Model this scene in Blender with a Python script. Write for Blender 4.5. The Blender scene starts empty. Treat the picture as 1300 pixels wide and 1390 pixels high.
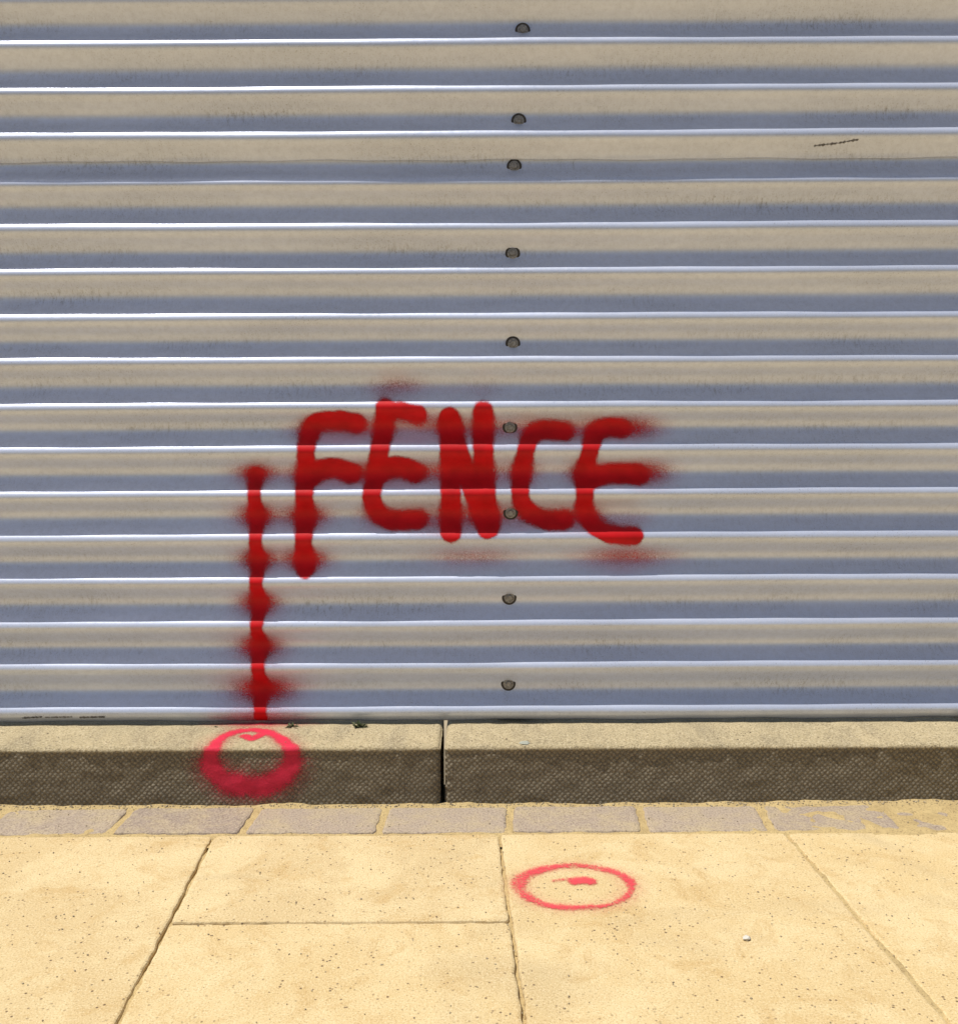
import bpy, math, random
import numpy as np
from mathutils import Vector, Matrix, noise as mn
random.seed(4); rng=np.random.default_rng(4)
scene=bpy.context.scene
scene.view_settings.view_transform='Standard'
scene.view_settings.look='None'; scene.view_settings.exposure=0
# ------------------------------------------------------------------ camera
D=1.74; H=0.637; F=1350.0
cam_d=bpy.data.cameras.new("camera"); cam=bpy.data.objects.new("camera",cam_d)
scene.collection.objects.link(cam); scene.camera=cam
cam_d.sensor_fit='HORIZONTAL'; cam_d.sensor_width=36; cam_d.lens=36*F/1300
cam_d.shift_y=-45/1300; cam_d.clip_start=0.02; cam_d.clip_end=1000
R=Matrix.Rotation(math.radians(90-3.43),4,'X')@Matrix.Rotation(math.radians(-0.28),4,'Z')
CP=Vector((0,-D,H)); cam.matrix_world=Matrix.Translation(CP)@R
R3=R.to_3x3()
# photogrammetry helpers: turn measurements taken on the photo into metres on real planes
def ray(u,v): return R3@Vector(((u-650)/F,-(v-650)/F,-1))
def on_y(u,v,y=0.0):
    d=ray(u,v); t=(y-CP.y)/d.y; return CP+d*t
def on_z(u,v,z=0.0):
    d=ray(u,v); t=(z-CP.z)/d.z; return CP+d*t
# ------------------------------------------------------------------ helpers
def link(o,parent=None):
    scene.collection.objects.link(o)
    if parent: o.parent=parent
    return o
def mesh_obj(name,verts,faces,mat=None,parent=None,smooth=True,attrs=None):
    me=bpy.data.meshes.new(name)
    verts=np.asarray(verts,dtype=np.float32)
    if isinstance(faces,np.ndarray):
        n=len(faces); k=faces.shape[1]
        me.vertices.add(len(verts)); me.vertices.foreach_set('co',verts.ravel())
        me.loops.add(n*k); me.loops.foreach_set('vertex_index',faces.ravel().astype(np.int32))
        me.polygons.add(n); me.polygons.foreach_set('loop_start',(np.arange(n)*k).astype(np.int32))
        me.update(calc_edges=True)
    else:
        me.from_pydata([tuple(map(float,v)) for v in verts],[],faces)
    if attrs:
        for an,av in attrs.items():
            a=me.attributes.new(an,'FLOAT','POINT'); a.data.foreach_set('value',np.asarray(av,dtype=np.float32))
    me.validate(); me.update()
    me.polygons.foreach_set('use_smooth',[smooth]*len(me.polygons))
    if mat: me.materials.append(mat)
    return link(bpy.data.objects.new(name,me),parent)
def grid_faces(nu,nv):
    i,j=np.meshgrid(np.arange(nu-1),np.arange(nv-1),indexing='ij')
    a=i*nv+j
    return np.stack([a,a+nv,a+nv+1,a+1],-1).reshape(-1,4)
class NT:
    def __init__(s,name):
        s.mat=bpy.data.materials.new(name); s.mat.use_nodes=True; s.t=s.mat.node_tree
        s.t.nodes.clear()
        s.out=s.n('ShaderNodeOutputMaterial'); s.b=s.n('ShaderNodeBsdfPrincipled')
        s.l(s.b.outputs[0],s.out.inputs[0]); s.co=s.n('ShaderNodeTexCoord').outputs['Object']
    def n(s,t,**k):
        x=s.t.nodes.new(t)
        for a,b in k.items(): setattr(x,a,b)
        return x
    def l(s,a,b): s.t.links.new(a,b)
    def put(s,v,i):
        if hasattr(v,'is_output'): s.l(v,i)
        elif v is not None:
            i.default_value=(v if not isinstance(v,tuple) or len(v)!=3 or i.type!='RGBA' else (*v,1))
    def map(s,scale=(1,1,1),loc=(0,0,0)):
        x=s.n('ShaderNodeMapping'); s.l(s.co,x.inputs[0]); x.inputs['Scale'].default_value=scale
        x.inputs['Location'].default_value=loc; return x.outputs[0]
    def noise(s,sc,det=2,rough=.55,vec=None,dist=0):
        x=s.n('ShaderNodeTexNoise'); s.l(vec or s.co,x.inputs['Vector'])
        x.inputs['Scale'].default_value=sc; x.inputs['Detail'].default_value=det
        x.inputs['Roughness'].default_value=rough; x.inputs['Distortion'].default_value=dist
        return x.outputs['Fac']
    def vor(s,sc,vec=None,rand=1,feature='F1'):
        x=s.n('ShaderNodeTexVoronoi',feature=feature); s.l(vec or s.co,x.inputs['Vector'])
        x.inputs['Scale'].default_value=sc; x.inputs['Randomness'].default_value=rand
        return x.outputs['Distance']
    def mr(s,v,a,b,c=0,d=1):
        x=s.n('ShaderNodeMapRange'); s.put(v,x.inputs[0])
        for i,q in enumerate((a,b,c,d)): x.inputs[i+1].default_value=q
        return x.outputs[0]
    def m(s,op,a,b=None):
        x=s.n('ShaderNodeMath',operation=op); s.put(a,x.inputs[0])
        if b is not None: s.put(b,x.inputs[1])
        return x.outputs[0]
    def mix(s,f,a,b,blend='MIX'):
        x=s.n('ShaderNodeMix',data_type='RGBA',blend_type=blend)
        s.put(f,x.inputs[0]); s.put(a,x.inputs[6]); s.put(b,x.inputs[7]); return x.outputs[2]
    def attr(s,name):
        x=s.n('ShaderNodeAttribute',attribute_name=name); return x.outputs['Fac']
    def bump(s,h,dist=.001,strength=1,prev=None):
        x=s.n('ShaderNodeBump'); s.l(h,x.inputs['Height']); x.inputs['Distance'].default_value=dist
        x.inputs['Strength'].default_value=strength
        if prev: s.l(prev,x.inputs['Normal'])
        return x.outputs[0]
    def fin(s,col,rough=.8,metal=0,normal=None,spec=None,alpha=None):
        s.put(col,s.b.inputs['Base Color']); s.put(rough,s.b.inputs['Roughness']); s.put(metal,s.b.inputs['Metallic'])
        if normal: s.l(normal,s.b.inputs['Normal'])
        if spec is not None: s.put(spec,s.b.inputs['Specular IOR Level'])
        if alpha is not None: s.put(alpha,s.b.inputs['Alpha'])
        return s.mat
# ------------------------------------------------------------------ light
SD=Vector((-0.34,-0.056,0.92)).normalized()
sun_d=bpy.data.lights.new("sun",'SUN'); sun_d.energy=4.9; sun_d.angle=math.radians(.5); sun_d.color=(1,.96,.89)
sun=link(bpy.data.objects.new("sun",sun_d)); sun.rotation_euler=SD.to_track_quat('Z','Y').to_euler(); sun.location=(-3,-1,6)
w=bpy.data.worlds.new("World"); scene.world=w; w.use_nodes=True
wt=w.node_tree; bg=wt.nodes['Background']; sky=wt.nodes.new('ShaderNodeTexSky'); sky.sky_type='NISHITA'
sky.sun_disc=False; sky.sun_elevation=math.asin(SD.z); sky.sun_rotation=math.atan2(SD.x,SD.y)
wt.links.new(sky.outputs[0],bg.inputs[0]); bg.inputs[1].default_value=.074
# ------------------------------------------------------------------ materials
def metal_mat():
    s=NT("galvanised_sheet")
    patch=s.noise(3.2,3,.65,s.map((1,1,5),(3,1,7)))
    col=s.mix(s.mr(patch,.35,.7),(.67,.725,.88),(.60,.65,.79))
    fine=s.noise(100,3,.8)
    col=s.mix(s.mr(fine,.40,.74,0,.28),col,(.42,.43,.49))
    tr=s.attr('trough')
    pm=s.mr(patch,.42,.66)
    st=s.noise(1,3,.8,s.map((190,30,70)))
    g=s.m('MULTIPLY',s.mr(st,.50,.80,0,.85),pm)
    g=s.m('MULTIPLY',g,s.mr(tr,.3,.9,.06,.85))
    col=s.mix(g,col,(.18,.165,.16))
    sp=s.noise(400,2,.75); g2=s.m('MULTIPLY',s.mr(sp,.60,.72),s.mr(patch,.40,.66,.05,.6))
    col=s.mix(g2,col,(.15,.13,.12))
    n=s.bump(s.noise(45,2,.6),.0006,.4)
    return s.fin(col,s.mr(fine,.3,.7,.32,.46),.38,n)
M_metal=metal_mat()
def film_mat(name,c1,c2,rough,spk,bumpd,spec=.3):
    s=NT(name); a=s.attr('dens')
    nz=s.noise(spk,1,.8)
    k=s.m('MULTIPLY',a,s.m('SUBTRACT',1,a))
    al=s.m('ADD',a,s.m('MULTIPLY',k,s.mr(nz,.3,.7,-1.3,1.3)))
    al=s.m('MINIMUM',s.m('MAXIMUM',al,0),1)
    col=s.mix(s.mr(s.noise(25,2,.6),.3,.7),c1,c2)
    return s.fin(col,rough,0,s.bump(s.noise(200,2,.7),bumpd,.7),spec,al)
M_red=film_mat("red_spray_paint",(.62,.004,.009),(.46,.003,.006),.55,600,.0003,.2)
M_mark=film_mat("pink_marking_paint",(.74,.025,.07),(.55,.02,.05),.75,420,.0012)
M_mark2=film_mat("pink_marking_paint_thin",(.72,.07,.09),(.62,.05,.07),.8,260,.0010)
M_scratch=film_mat("scratch_dark",(.05,.04,.035),(.07,.05,.04),.7,500,.0002)
def slab_mat():
    s=NT("sandstone_slab")
    t=s.attr('tint')
    col=s.mix(t,(.59,.445,.225),(.55,.42,.225))
    a=s.noise(7,4,.75,None,.5)
    col=s.mix(s.mr(a,.44,.62,0,.8),col,(.65,.52,.295))
    col=s.mix(s.mr(s.noise(15,4,.75,s.map((1,1,1),(5,3,0)),.8),.52,.68,0,.6),col,(.48,.32,.13))
    col=s.mix(s.mr(s.noise(3.2,3,.75,s.map((1,1,1),(9,1,0)),.8),.56,.72,0,.5),col,(.44,.34,.19))
    f=s.noise(380,2,.8)
    col=s.mix(s.mr(f,.55,.69,0,.7),col,(.28,.18,.08))
    col=s.mix(s.mr(f,.46,.32,0,.55),col,(.74,.63,.42))
    sp=s.mr(s.vor(95),.10,.19,1,0)
    col=s.mix(s.m('MULTIPLY',sp,s.mr(a,.44,.60,1,.1)),col,(.14,.09,.05))
    n=s.bump(s.noise(60,3,.7),.0014,.6); n=s.bump(f,.0009,.8,n)
    return s.fin(col,.88,0,n,.25)
M_slab=slab_mat()
def brick_mat():
    s=NT("clay_paver"); t=s.attr('tint')
    col=s.mix(t,(.315,.25,.20),(.385,.31,.24))
    col=s.mix(s.mr(s.noise(16,4,.75),.44,.66,0,.75),col,(.45,.36,.22))
    f=s.noise(300,2,.8)
    col=s.mix(s.mr(f,.52,.66,0,.7),col,(.16,.12,.09))
    col=s.mix(s.mr(f,.46,.34,0,.6),col,(.52,.43,.30))
    n=s.bump(s.noise(55,3,.7),.0018,.7); n=s.bump(f,.0010,.8,n)
    return s.fin(col,.85,0,n,.25)
M_brick=brick_mat()
def sand_mat():
    s=NT("joint_sand")
    f=s.noise(330,2,.8)
    col=s.mix(s.mr(s.noise(22,3,.7),.35,.7),(.54,.41,.20),(.42,.31,.15))
    col=s.mix(s.mr(f,.52,.68,0,.75),col,(.20,.14,.07))
    return s.fin(col,.95,0,s.bump(f,.002,.9),.15)
M_sand=sand_mat()
def kerb_mat():
    s=NT("concrete_kerb")
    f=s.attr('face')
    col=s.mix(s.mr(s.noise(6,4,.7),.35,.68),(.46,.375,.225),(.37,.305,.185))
    col=s.mix(s.m('MULTIPLY',f,.85),col,(.215,.183,.135))  # shade painted in: front face gets a darker base colour than the lit top
    col=s.mix(s.mr(s.noise(1,3,.7,s.map((14,3,50))),.5,.7,0,.45),col,(.18,.15,.105))
    g=s.noise(300,2,.85)
    col=s.mix(s.mr(g,.53,.66,0,.8),col,(.12,.095,.065))
    col=s.mix(s.mr(g,.46,.34,0,.7),col,s.mix(f,(.58,.50,.35),(.38,.33,.245)))  # pale grains dimmed on the face too, following its painted shade
    n=s.bump(s.noise(60,2,.65),.0018,.6); n=s.bump(g,.0015,.9,n)
    mp=s.n('ShaderNodeMapping'); s.l(s.co,mp.inputs[0]); mp.inputs['Rotation'].default_value=(0,math.radians(45),0)
    flat=s.n('ShaderNodeVectorMath',operation='MULTIPLY'); s.l(mp.outputs[0],flat.inputs[0]); flat.inputs[1].default_value=(1,0,1)
    d=s.vor(150,flat.outputs[0],.28)
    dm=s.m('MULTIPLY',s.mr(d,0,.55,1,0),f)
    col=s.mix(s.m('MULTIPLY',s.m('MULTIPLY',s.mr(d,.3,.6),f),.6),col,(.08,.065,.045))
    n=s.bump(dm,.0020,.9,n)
    return s.fin(col,.92,0,n,.2)
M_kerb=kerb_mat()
def plain(name,c1,c2,sc,rough,metal=0,b=.0005):
    s=NT(name); return s.fin(s.mix(s.mr(s.noise(sc,2,.7),.35,.65),c1,c2),rough,metal,s.bump(s.noise(sc*2,2,.7),b,.6))
M_screw=plain("zinc_screw",(.36,.35,.34),(.18,.17,.16),300,.5,.5)
M_wash=plain("rubber_washer",(.030,.027,.025),(.06,.05,.045),400,.75)
M_post=plain("steel_post",(.25,.25,.26),(.18,.17,.17),30,.5,.7)
M_green=plain("weed_leaf",(.05,.075,.022),(.09,.09,.03),200,.7)
M_peb=plain("pebble",(.45,.37,.24),(.20,.155,.10),120,.85)
M_white=plain("pale_chip",(.60,.57,.50),(.45,.42,.36),120,.85)
M_chip=plain("grey_chip",(.36,.38,.32),(.28,.29,.24),120,.85)
M_asph=plain("asphalt",(.055,.053,.05),(.04,.04,.04),80,.9,0,.003)
M_earth=plain("dry_earth",(.40,.33,.22),(.32,.26,.17),3,.95,0,.01)
# ------------------------------------------------------------------ fence
zt=on_y(650,59).z; zb=on_y(650,959).z
P=(zt-zb)/15; A=.0112
ZC=zb-.0055           # a crest
W2=2*math.pi
def dents(x,z):
    return (.0008*np.sin(2.1*x+5*z+1)+.0005*np.sin(6.3*x-9*z)+.0002*np.sin(13.7*x+23*z+2)+.00015*np.sin(31*x-11*z))
def phase(x,z):
    return (z-ZC+.0005*np.sin(3.1*x+7.7*z)+.00025*np.sin(9*x+31*z+1)+.0009*np.sin(z*47+1.3))/P
def prot(x,z):       # protrusion towards the street
    ph=phase(x,z)*W2
    c=np.cos(ph)
    return A*(c+.08*np.cos(2*ph))+dents(x,z)
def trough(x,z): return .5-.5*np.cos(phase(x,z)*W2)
fence=link(bpy.data.objects.new("corrugated_metal_fence",None))
z_lap=on_y(650,216).z; z_bot=on_y(650,977).z; OFFU=.0038
xs=np.unique(np.concatenate([np.arange(-6,-1.3,.12),np.arange(-1.3,1.3,.025),np.arange(1.3,6.01,.12)]))
def sheet(name,z0,z1,off,sol):
    zs=np.arange(z0,z1,P/28); zs=np.append(zs,z1)
    X,Z=np.meshgrid(xs,zs,indexing='ij')
    zedge=np.where(Z<z0+.004,.0008*np.sin(17*X)+.0006*np.sin(41*X),0)
    Y=-(prot(X,Z)+off); V=np.stack([X,Y,Z+zedge],-1).reshape(-1,3)
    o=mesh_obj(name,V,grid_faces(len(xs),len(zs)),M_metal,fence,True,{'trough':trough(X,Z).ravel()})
    if sol:
        md=o.modifiers.new("thickness",'SOLIDIFY'); md.thickness=.0009; md.offset=-1 
    return o
z_top=z_lap+P*13
sheet("lower_sheet",z_bot,z_lap+.05,0,True)
sheet("upper_sheet",z_lap,z_top,OFFU,True)
def box(name,lo,hi,mat,parent):
    x0,y0,z0=lo;x1,y1,z1=hi
    v=[(x,y,z) for x in(x0,x1) for y in(y0,y1) for z in(z0,z1)]
    o=mesh_obj(name,v,[(0,1,3,2),(4,6,7,5),(0,4,5,1),(2,3,7,6),(0,2,6,4),(1,5,7,3)],mat,parent,False)
    b=o.modifiers.new("b",'BEVEL'); b.width=.003; b.segments=2; return o
for i in range(-3,5):
    xp=.06+i*1.5
    if abs(xp)<6: box("post_%d"%(i+4),(xp-.03,.014,-.12),(xp+.03,.075,z_top-.01),M_post,fence)
sv=[];sf=[];wv=[];wf=[]
def lathe(V,Fl,c,prof,seg,rot=0,jx=0,jz=0):
    b=len(V)
    for (r,h) in prof:
        for k in range(seg):
            a=rot+W2*k/seg
            V.append((c[0]+r*math.cos(a)+jx*h,c[1]-h,c[2]+r*math.sin(a)+jz*h))
    for i in range(len(prof)-1):
        for k in range(seg):
            a=b+i*seg+k; a2=b+i*seg+(k+1)%seg
            Fl.append((a,a2,a2+seg,a+seg))
    Fl.append(tuple(b+(len(prof)-1)*seg+k for k in range(seg)))
px_screws=[(709,42),(704,164),(698,225),(696,343),(696,466),(692,580),(693,696),(691,812),(690,929)]
col0=[]
for u,v in px_screws:
    p=on_y(u,v,.004); col0.append((p.x,p.z))
for k in range(2,12,2): col0.append((col0[0][0],col0[0][1]+k*P))
scr=[(x+i*1.5,z) for i in (-3,-2,-1,0,1,2,3) for (x,z) in col0]
for (x,z) in scr:
    off=OFFU if z>z_lap else 0
    y=-(float(prot(x,z))+off)
    jx,jz=random.uniform(-.08,.08),random.uniform(-.08,.08)
    lathe(wv,wf,(x,y+.0015,z),[(.0130,0),(.0130,.0025),(.0118,.0034),(.0088,.0034)],28,0,jx,jz)
    lathe(sv,sf,(x,y+.0015,z),[(.0094,.003),(.0092,.0046),(.0080,.0052),(.0062,.0050)],28,0,jx,jz)
    lathe(sv,sf,(x,y+.0015,z),[(.0052,.0048),(.0052,.0086),(.0044,.0094)],6,random.random(),jx,jz)
mesh_obj("washers",wv,wf,M_wash,fence,False); mesh_obj("screws",sv,sf,M_screw,fence,False)
# ------------------------------------------------------------------ painted films
def seg_dist(X,Y,pts):
    d=np.full(X.shape,1e9)
    for (ax,ay),(bx,by) in zip(pts[:-1],pts[1:]):
        vx,vy=bx-ax,by-ay; L=vx*vx+vy*vy+1e-12
        t=np.clip(((X-ax)*vx+(Y-ay)*vy)/L,0,1)
        d=np.minimum(d,np.hypot(X-ax-t*vx,Y-ay-t*vy))
    return d
def smooth_pts(p,n=2):
    p=[np.array(q,float) for q in p]
    for _ in range(n):
        if len(p)<3: break
        q=[p[0]]
        for a,b in zip(p[:-1],p[1:]): q+= [a*.75+b*.25,a*.25+b*.75]
        q.append(p[-1]); p=q
    return [tuple(a) for a in p]
PX=1/776.
def sst(a,b,x):
    t=np.clip((x-a)/(b-a),0,1); return t*t*(3-2*t)
def film(name,mat,V,F4,dens,parent=None):
    keep=(dens[F4].max(1)>.012); F4=F4[keep]
    used=np.unique(F4); mp=-np.ones(len(V),int); mp[used]=np.arange(len(used))
    o=mesh_obj(name,V[used],mp[F4],mat,parent,True,{'dens':np.clip(dens[used]-.010,0,1)}); return o
strokes=[ # points, half width px, halo
 ([(346,645),(348,720),(350,800),(351,880),(355,972)],7.5,1.0),
 ([(482,573),(460,569),(437,570),(420,578),(415,620),(414,680),(413,740),(414,772)],10.5,.9),
 ([(476,642),(455,634),(435,636),(420,648)],11.5,.7),
 ([(523,553),(520,590),(510,640),(504,680),(514,700),(535,708),(566,706)],11,.7),
 ([(523,556),(548,558),(568,562)],10,.7),
 ([(562,641),(542,630),(515,640)],12,.7),
 ([(610,566),(612,640),(612,722)],12,.7),
 ([(610,570),(632,640),(660,718)],11,.5),
 ([(656,558),(655,630),(664,716)],12,.7),
 ([(766,586),(738,582),(717,593),(708,640),(704,676),(718,698),(745,709),(766,706)],10.5,.7),
 ([(843,581),(820,579),(803,592),(794,640),(791,685),(801,712),(828,727),(860,727)],10.5,.8),
 ([(866,645),(832,642),(800,650)],11.5,.9),
]
puffs=[ # overspray clouds x,y,rx,ry,amp
 (860,581,34,15,.7),(880,642,30,16,.7),(850,757,58,13,.5),(640,757,54,13,.25),(545,522,26,10,.28),(575,568,26,14,.45),
 (470,574,30,14,.45),(348,640,26,9,.6),(358,938,36,19,.9),(352,880,24,15,.85),(350,818,23,14,.8),(349,757,23,13,.75),(348,699,23,14,.8),
 (413,758,28,14,.85),(414,700,28,14,.75),(355,972,60,10,.65),(480,640,28,13,.4),(575,640,22,14,.5),(690,580,24,13,.3),(590,716,28,11,.3),
 (790,712,34,12,.3),(345,690,60,60,.07),(630,640,165,100,.09),(350,900,48,75,.14),(645,700,48,22,.3),(770,590,26,13,.35)]
p0=on_y(285,990); p1=on_y(950,495)
fx=np.arange(p0.x,p1.x,.0014); fz=np.arange(z_bot+.001,p1.z,.0013)
X,Z=np.meshgrid(fx,fz,indexing='ij'); T=trough(X,Z)
inv=np.ones(X.shape)
wob=.0004*np.sin(61*X+47*Z)+.0005*np.sin(143*X-97*Z+1)+.0004*np.sin(251*X+311*Z)
for pts,hw,halo in strokes:
    q=[(on_y(u,v).x,on_y(u,v).z) for u,v in smooth_pts(pts)]
    d=seg_dist(X,Z,q)+wob; h=hw*PX
    soft=.0026+.0056*T
    core=1-sst(h-soft*.6,h+soft*1.7,d)
    hl=halo*(.14+.66*T**1.5)*np.exp(-(np.maximum(d-h*.6,0)/(.0065+.014*T))**1.4)
    inv*=(1-.985*core)*(1-np.clip(hl,0,.95))
for (u,v,rx,ry,am) in puffs:
    c=on_y(u,v); r=((X-c.x)/(rx*PX))**2+((Z-c.z)/(ry*PX))**2
    inv*=1-am*np.exp(-r)*(.45+.55*T)
dens=(1-inv); Y=-(prot(X,Z)+.0005)
V=np.stack([X,Y,Z],-1).reshape(-1,3)
film("red_fence_graffiti",M_red,V,grid_faces(len(fx),len(fz)),dens.ravel())
def dark_film(name,pts,hw,off,am):
    q=[(on_y(u,v).x,on_y(u,v).z) for u,v in pts]
    a=np.array(q); gx=np.arange(a[:,0].min()-.006,a[:,0].max()+.006,.001); gz=np.arange(a[:,1].min()-.006,a[:,1].max()+.006,.0007)
    X,Z=np.meshgrid(gx,gz,indexing='ij'); d=seg_dist(X,Z,q)+.0005*np.sin(X*900)+.0004*np.sin(X*370)
    de=am*(1-sst(hw*.3*PX,hw*PX*1.3,d))
    V=np.stack([X,-(prot(X,Z)+off),Z],-1).reshape(-1,3)
    film(name,M_scratch,V,grid_faces(len(gx),len(gz)),de.ravel(),fence)
dark_film("scratch",[(1104,199),(1135,196),(1161,192)],1.1,OFFU+.0005,.7)
dark_film("scuff_a",[(34,973),(60,971)],1.6,.0005,.7); dark_film("scuff_b",[(66,972),(100,971)],1.4,.0005,.6); dark_film("scuff_c",[(112,972),(144,971)],1.6,.0005,.7)
# ------------------------------------------------------------------ kerb
yk=on_z(650,1092).y
hk=on_y(650,981,-.004).z
r=.007
prof=[(.05,hk-.002),(.02,hk),(-.02,hk)]
yf=yk
for t in np.linspace(0,1,5)[1:]: prof.append((-.02+(yf+r+.02)*t,hk-.0015*t))
zt2=hk-.0015-r
for a in np.linspace(0,90,9)[1:]: prof.append((yf+r-r*math.sin(math.radians(a)),zt2+r*math.cos(math.radians(a))))
for t in np.linspace(0,1,24)[1:]: prof.append((yf+(.0015 if .03<t else 0)-.0015*t,zt2+(-.03-zt2)*t))
prof=np.array(prof); S=np.concatenate([[0],np.cumsum(np.hypot(*np.diff(prof,axis=0).T))])
def kpt(x,s,off=0):
    y=np.interp(s,S,prof[:,0]); z=np.interp(s,S,prof[:,1])
    y2=np.interp(s+.002,S,prof[:,0]); z2=np.interp(s+.002,S,prof[:,1]); y1=np.interp(s-.002,S,prof[:,0]); z1=np.interp(s-.002,S,prof[:,1])
    ty,tz=y2-y1,z2-z1; L=math.hypot(ty,tz)+1e-9; ny,nz=tz/L,-ty/L
    dd=.0018*mn.noise(Vector((x*9,s*12,1)))+.0012*mn.noise(Vector((x*40,s*45,5)))+off
    return (x,y+ny*dd,z+nz*dd)
s_arc0=S[6]; s_arc1=S[14]
def kerb(x0,x1):
    near=(x1>-1.2 and x0<1.2); dx_=.006 if near else .03
    L=x1-x0; us=np.unique(np.concatenate([[0,.002,.005,.009],np.arange(.014,L-.012,dx_),[L-.009,L-.005,L-.002,L]]))
    ss=np.unique(np.concatenate([S,np.linspace(S[2],S[-1],40)]))
    V=[];fa=[]
    for uu in us:
        e=min(uu,L-uu); inset=max(0,.009-e); inset=.009-math.sqrt(max(0,.009**2-inset**2))
        for s_ in ss:
            x=x0+uu; chip=inset*(1+.9*mn.noise(Vector((x*3+s_*90,s_*60,9)))) 
            near=max(0,1-e/.02)
            chip+=near*.004*max(0,mn.noise(Vector((x*50,s_*70,3))))
            ed=1-min(1,abs(s_-(s_arc0+s_arc1)/2)/.014); chip+=max(0,ed)*(.007*max(0,mn.noise(Vector((x*28,2,3)))-.15)+.003*max(0,mn.noise(Vector((x*90,2,3)))))
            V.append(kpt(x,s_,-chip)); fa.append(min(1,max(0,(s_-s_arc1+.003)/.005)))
    nv=len(ss); F4=grid_faces(len(us),nv); fl=[tuple(f) for f in F4.tolist()]
    b=len(V); V.append((x0,.05,-.03)); V.append((x1,.05,-.03)); fa+=[0,0]
    fl.append(tuple([b]+[j for j in range(nv-1,-1,-1)])); fl.append(tuple([b+1]+[(len(us)-1)*nv+j for j in range(nv)]))
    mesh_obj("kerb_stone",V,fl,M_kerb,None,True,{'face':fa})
xj=on_y(600.5,1050,yk).x
kl=.914
for k in range(-5,5):
    kerb(xj+k*(kl+.007)+.0035,xj+k*(kl+.007)+.0035+kl)
def kerb_s(u,v):
    best=None
    for s_ in np.linspace(S[1],S[-1],300):
        y=np.interp(s_,S,prof[:,0]); p=on_y(u,v,y); z=np.interp(s_,S,prof[:,1])
        e=abs(p.z-z)
        if best is None or e<best[0]: best=(e,p.x,s_)
    return best[1],best[2]
ring=[(341+56*math.cos(a),1029+38*math.sin(a)) for a in np.linspace(0,W2,40)]
ringq=[kerb_s(u,v) for u,v in ring]
dotq=[kerb_s(u,v) for u,v in [(332,999),(342,1003),(352,998)]]
cx0,cx1=kerb_s(240,1040)[0],kerb_s(445,1040)[0]
gx=np.arange(cx0,cx1,.0016); gs=np.arange(S[1],S[-1]-.028,.0013)
X,Sg=np.meshgrid(gx,gs,indexing='ij')
d=seg_dist(X,Sg,ringq)+.0012*np.sin(90*X+70*Sg)+.0008*np.sin(240*X-170*Sg)
sc=kerb_s(342,1029)[1]
hw=np.where(Sg>sc,.0165,.0150)+.003*np.clip((Sg-sc)/.05,-1,1)
de=(1-sst(hw*.3,hw*1.3,d))*.92
hal=.45*np.exp(-(np.maximum(d-hw*.5,0)/.018)**1.5)*np.where(Sg>sc,1,.4)
dd=seg_dist(X,Sg,dotq); dot=(1-sst(.005,.013,dd))*.85
c2=kerb_s(350,985); pf=.55*np.exp(-((X-c2[0])/.07)**2-((Sg-c2[1]+.01)/.018)**2)
dens=1-(1-de)*(1-hal)*(1-dot)*(1-pf)
V=np.array([kpt(x,s_,.0006) for x,s_ in zip(X.ravel(),Sg.ravel())])
film("painted_ring_mark",M_mark,V,grid_faces(len(gx),len(gs)),dens.ravel())
# ------------------------------------------------------------------ pavement
pave=link(bpy.data.objects.new("pavement",None))
def stone(polys,name,mat,bev=.004,depth=.05,jit=.0012,tilt=.0008):
    V=[];Fc=[];T=[]
    for poly in polys:
        pts=[]
        n=len(poly)
        seed=random.uniform(0,100)
        cx=sum(p[0] for p in poly)/n; cy=sum(p[1] for p in poly)/n
        for i in range(n):
            a=np.array(poly[i]);b=np.array(poly[(i+1)%n]); L=np.hypot(*(b-a)); m_=max(2,int(L/.008))
            for k in range(m_):
                t=k/m_; p=a+(b-a)*t
                e=min(t,1-t)*L; rr=max(0,.007-e)*.4
                nrm=np.array([(b-a)[1],-(b-a)[0]])/L
                c=np.array([cx,cy])-p; c/=np.hypot(*c)
                nn=mn.noise(Vector((p[0]*45,p[1]*45,seed)))+.7*mn.noise(Vector((p[0]*120,p[1]*120,seed)))
                p=p+nrm*jit*nn*1.4+c*rr
                pts.append(p)
        m=len(pts); b0=len(V); tz=[random.uniform(-tilt,tilt) for _ in range(3)]; tint=random.random()
        C=np.array([cx,cy])
        for ins,z in ((0,-depth),(0,-bev),(bev*.35,-bev*.3),(bev*1.1,0)):
            for p in pts:
                c=C-p; l=np.hypot(*c)
                q=p+c/l*ins*1.25
                zz=z+tz[0]+tz[1]*(q[0]-cx)*4+tz[2]*(q[1]-cy)*4
                V.append((q[0],q[1],zz)); T.append(tint)
        for r_ in range(3):
            for k in range(m):
                a=b0+r_*m+k;a2=b0+r_*m+(k+1)%m; Fc.append((a,a2,a2+m,a+m))
        Fc.append(tuple(b0+3*m+k for k in range(m)))
    o=mesh_obj(name,V,Fc,mat,pave,False,{'tint':T}); return o
y1=on_z(650,1131.5).y; yb0=yk-.010
bx=[on_z(u,1113).x for u in (-10,165,340,519,692,872,1040,1218)]
pol=[]
step=(bx[-1]-bx[0])/7
bxs=[bx[0]-step*k for k in range(20,0,-1)]+bx+[bx[-1]+step*k for k in range(1,20)]
gj=.0050
sk=-.044*(yb0-y1)
for a,b in zip(bxs[:-1],bxs[1:]):
    j=random.uniform(-.001,.001)
    pol.append([(a+gj+sk*.5,y1+.005+j),(b-gj+sk*.5,y1+.005+j),(b-gj-sk*.5,yb0+j),(a+gj-sk*.5,yb0+j)])
stone(pol,"paver_course",M_brick,.004,.05,.0016,.0009)
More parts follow.
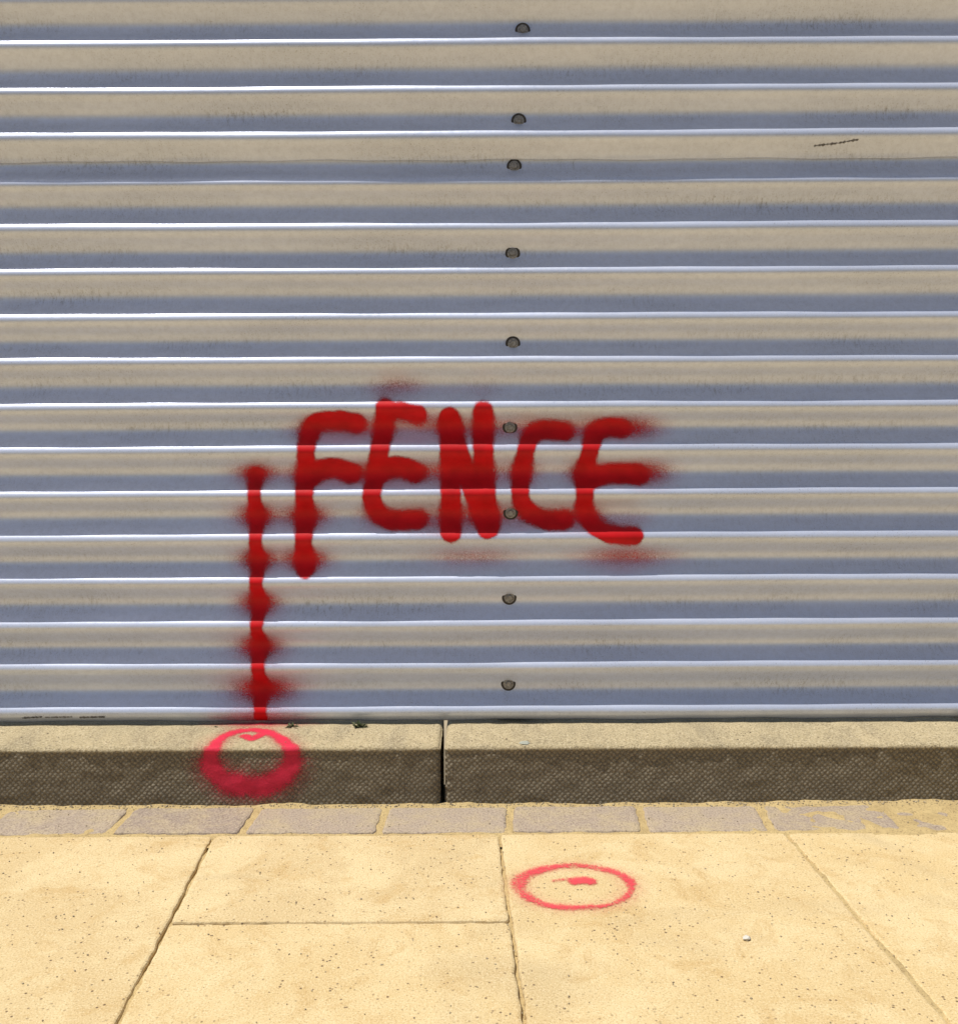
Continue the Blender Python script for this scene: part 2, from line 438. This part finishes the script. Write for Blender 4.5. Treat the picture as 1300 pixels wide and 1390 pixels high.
def jl(u1,v1,u2,v2):
    a=on_z(u1,v1);b=on_z(u2,v2); m_=(b.x-a.x)/(b.y-a.y)
    return lambda y:(a.x+m_*(y-a.y))
j1=jl(288,1138,205,1300); j2=jl(677,1133,700,1300); j3=jl(1065,1130,1212,1300)
def off(f,dx): return lambda y:f(y)+dx
cols=[off(j1,-.45*k) for k in range(11,0,-1)]+[j1,j2,j3]+[off(j3,.45*k) for k in range(1,11)]
yh=on_z(460,1252).y; yend=-3.6; gap=.0020
pol=[]
for i,(L_,R_) in enumerate(zip(cols[:-1],cols[1:])):
    ys=[y1-.001]
    if L_ is j1: ys+= [yh, yh-.45]
    else: ys+=[y1-.60]
    while ys[-1]-.45>yend: ys.append(ys[-1]-random.choice([.3,.45,.6]))
    ys=[y for y in ys if y>yend+.1]+[yend]
    for a,b in zip(ys[:-1],ys[1:]):
        a2=a-gap;b2=b+gap
        pol.append([(L_(b2)+gap,b2),(R_(b2)-gap,b2),(R_(a2)-gap,a2),(L_(a2)+gap,a2)])
stone(pol,"paving_slabs",M_slab,.0030,.05,.0013,.0003)
def sandz(x,y):
    z=-.0040+.0016*mn.noise(Vector((x*18,y*18,0)))+.0018*mn.noise(Vector((x*60,y*60,4)))
    k=(y-(yk-.020))/.020
    if k>0: z+=.0050*min(1,k)*(.75+.6*mn.noise(Vector((x*14,0,2))))
    if y>y1-.012: z+=.0016*(1+mn.noise(Vector((x*7,y*20,7))))
    g=min(1,max(0,(x-.36)/.25))
    if y>y1-.03: z+=g*.0034*(.8+.9*mn.noise(Vector((x*22,y*22,3))))*min(1,(y-y1+.03)/.03)
    return z
gx=np.arange(-1.5,1.5,.004); gy=np.arange(y1-.04,yk+.006,.0035)
V=[(x,y,sandz(x,y)) for x in gx for y in gy]
mesh_obj("joint_sand",V,grid_faces(len(gx),len(gy)),M_sand,pave)
gx=np.arange(-1.6,1.6,.01); gy=np.append(np.arange(-1.2,y1-.04,.01),y1-.04)
def sz2(x,y):
    z=-.0060+.0035*mn.noise(Vector((x*14,y*14,8)))+.0015*mn.noise(Vector((x*50,y*50,8)))
    z+=.0045*max(0,1-abs(x-j3(y))/.03)
    return z
V=[(x,y,sz2(x,y)) for x in gx for y in gy]
mesh_obj("sand_bed_near",V,grid_faces(len(gx),len(gy)),M_sand,pave)
mesh_obj("sand_bed",[(-7,-3.6,-.014),(7,-3.6,-.014),(7,.0,-.014),(-7,.0,-.014)],[(0,1,2,3)],M_sand,pave,False)
# ring on the slab
c=on_z(781,1205.5); e1=on_z(699,1205); e2=on_z(861,1205); rx=(e2.x-e1.x)/2-.006
f1=on_z(781,1173.5); f2=on_z(781,1237.5); ry=(f1.y-f2.y)/2-.006; cy=(f1.y+f2.y)/2
gx=np.arange(c.x-rx-.05,c.x+rx+.05,.0018); gy=np.arange(cy-ry-.05,cy+ry+.05,.0018)
X,Y=np.meshgrid(gx,gy,indexing='ij')
dx,dy=(X-c.x),(Y-cy); rr=np.hypot(dx/rx,dy/ry); ang=np.arctan2(dy,dx)
d=np.abs(rr-1-.02*np.sin(2*ang+1)-.012*np.sin(5*ang))*(rx+ry)/2
hw=.0078+.0022*np.cos(ang-2.6)+.001*np.sin(3*ang)+.0008*np.sin(9*ang)
fade=.80+.12*np.sin(3*ang+1)+.08*np.sin(11*ang)
de=.82*fade*(1-sst(hw*.3,hw*1.4,d)); hal=.14*np.exp(-(d/.018)**2)
dq=[(on_z(u,v).x,on_z(u,v).y) for u,v in [(781,1198),(795,1196),(800,1198)]]
dot=.88*(1-sst(.005,.014,seg_dist(X,Y,dq)))
dq=[(on_z(u,v).x,on_z(u,v).y) for u,v in [(752,1197),(790,1192)]]
tail=.45*(1-sst(.001,.006,seg_dist(X,Y,dq)))
dens=1-(1-de)*(1-hal)*(1-dot)*(1-tail)
V=np.stack([X,Y,np.full(X.shape,.0014)],-1).reshape(-1,3)
film("painted_ring_mark",M_mark2,V,grid_faces(len(gx),len(gy)),dens.ravel())
# ------------------------------------------------------------------ grit, pebbles, weeds
def blob(V,Fl,c,r,flat=.6):
    b=len(V); t=(1+5**.5)/2
    ic=[(-1,t,0),(1,t,0),(-1,-t,0),(1,-t,0),(0,-1,t),(0,1,t),(0,-1,-t),(0,1,-t),(t,0,-1),(t,0,1),(-t,0,-1),(-t,0,1)]
    sx,sy=random.uniform(.7,1.3),random.uniform(.7,1.3); a=random.random()*6
    for p in ic:
        k=r/1.9*random.uniform(.8,1.2); x,y,z=p[0]*k*sx,p[1]*k*sy,p[2]*k*flat
        V.append((c[0]+x*math.cos(a)-y*math.sin(a),c[1]+x*math.sin(a)+y*math.cos(a),c[2]+z))
    for f in [(0,11,5),(0,5,1),(0,1,7),(0,7,10),(0,10,11),(1,5,9),(5,11,4),(11,10,2),(10,7,6),(7,1,8),(3,9,4),(3,4,2),(3,2,6),(3,6,8),(3,8,9),(4,9,5),(2,4,11),(6,2,10),(8,6,7),(9,8,1)]:
        Fl.append(tuple(b+i for i in f))
V=[];Fl=[]
for _ in range(1100):
    x=random.uniform(-1.2,1.2); y=yk-abs(random.gauss(0,.008))-.002; rr_=random.uniform(.0006,.0018); blob(V,Fl,(x,y,sandz(x,y)+rr_*.4),rr_)
for _ in range(1600):
    x=random.uniform(-1.2,1.2); y=random.uniform(-1.0,yk-.01); rr_=random.uniform(.0005,.0014); blob(V,Fl,(x,y,rr_*.4+.0002),rr_)
for _ in range(160):
    x=random.uniform(-1.2,1.2); y=random.uniform(yk+.02,-.02); rr_=random.uniform(.0005,.0016); blob(V,Fl,(x,y,hk-.0008+rr_*.4),rr_)
mesh_obj("gravel",V,Fl,M_peb,None,False)
V=[];Fl=[]; p=on_z(1013,1276); blob(V,Fl,(p.x,p.y,.002),.0045)
mesh_obj("pebble",V,Fl,M_white,None,False)
V=[];Fl=[]; p=on_z(712,1008,hk); blob(V,Fl,(p.x,p.y,hk-.001),.008,.22)
mesh_obj("pebble",V,Fl,M_chip,None,False)
def weed(u,v,n,size):
    p=on_y(u,v,-.012); V=[];Fl=[]
    for i in range(n):
        a=random.uniform(0,W2); ln=size*random.uniform(.5,1.2); up=random.uniform(.2,1.1)
        b=Vector((p.x+random.gauss(0,size*.35),-.022+random.gauss(0,.003),hk)); dr=Vector((math.cos(a),math.sin(a)*.6-.3,up)).normalized()
        sd=dr.cross(Vector((0,0,1))).normalized()*ln*.16
        k=len(V)
        V+= [tuple(b),tuple(b+dr*ln*.45+sd),tuple(b+dr*ln+Vector((0,0,-ln*.2))),tuple(b+dr*ln*.45-sd)]
        Fl.append((k,k+1,k+2,k+3))
    mesh_obj("weed",V,Fl,M_green,None,False)
weed(490,984,44,.014); weed(398,984,26,.011); weed(296,984,8,.006)
# ------------------------------------------------------------------ wider setting
box("edge",(-7,-3.75,-.13),(7,-3.602,0),M_kerb,pave)
mesh_obj("road",[(-60,-10,-.112),(60,-10,-.112),(60,-3.75,-.112),(-60,-3.75,-.112)],[(0,1,2,3)],M_asph,None,False)
mesh_obj("ground",[(-300,-300,-.12),(300,-300,-.12),(300,300,-.12),(-300,300,-.12)],[(0,1,2,3)],M_earth,None,False)
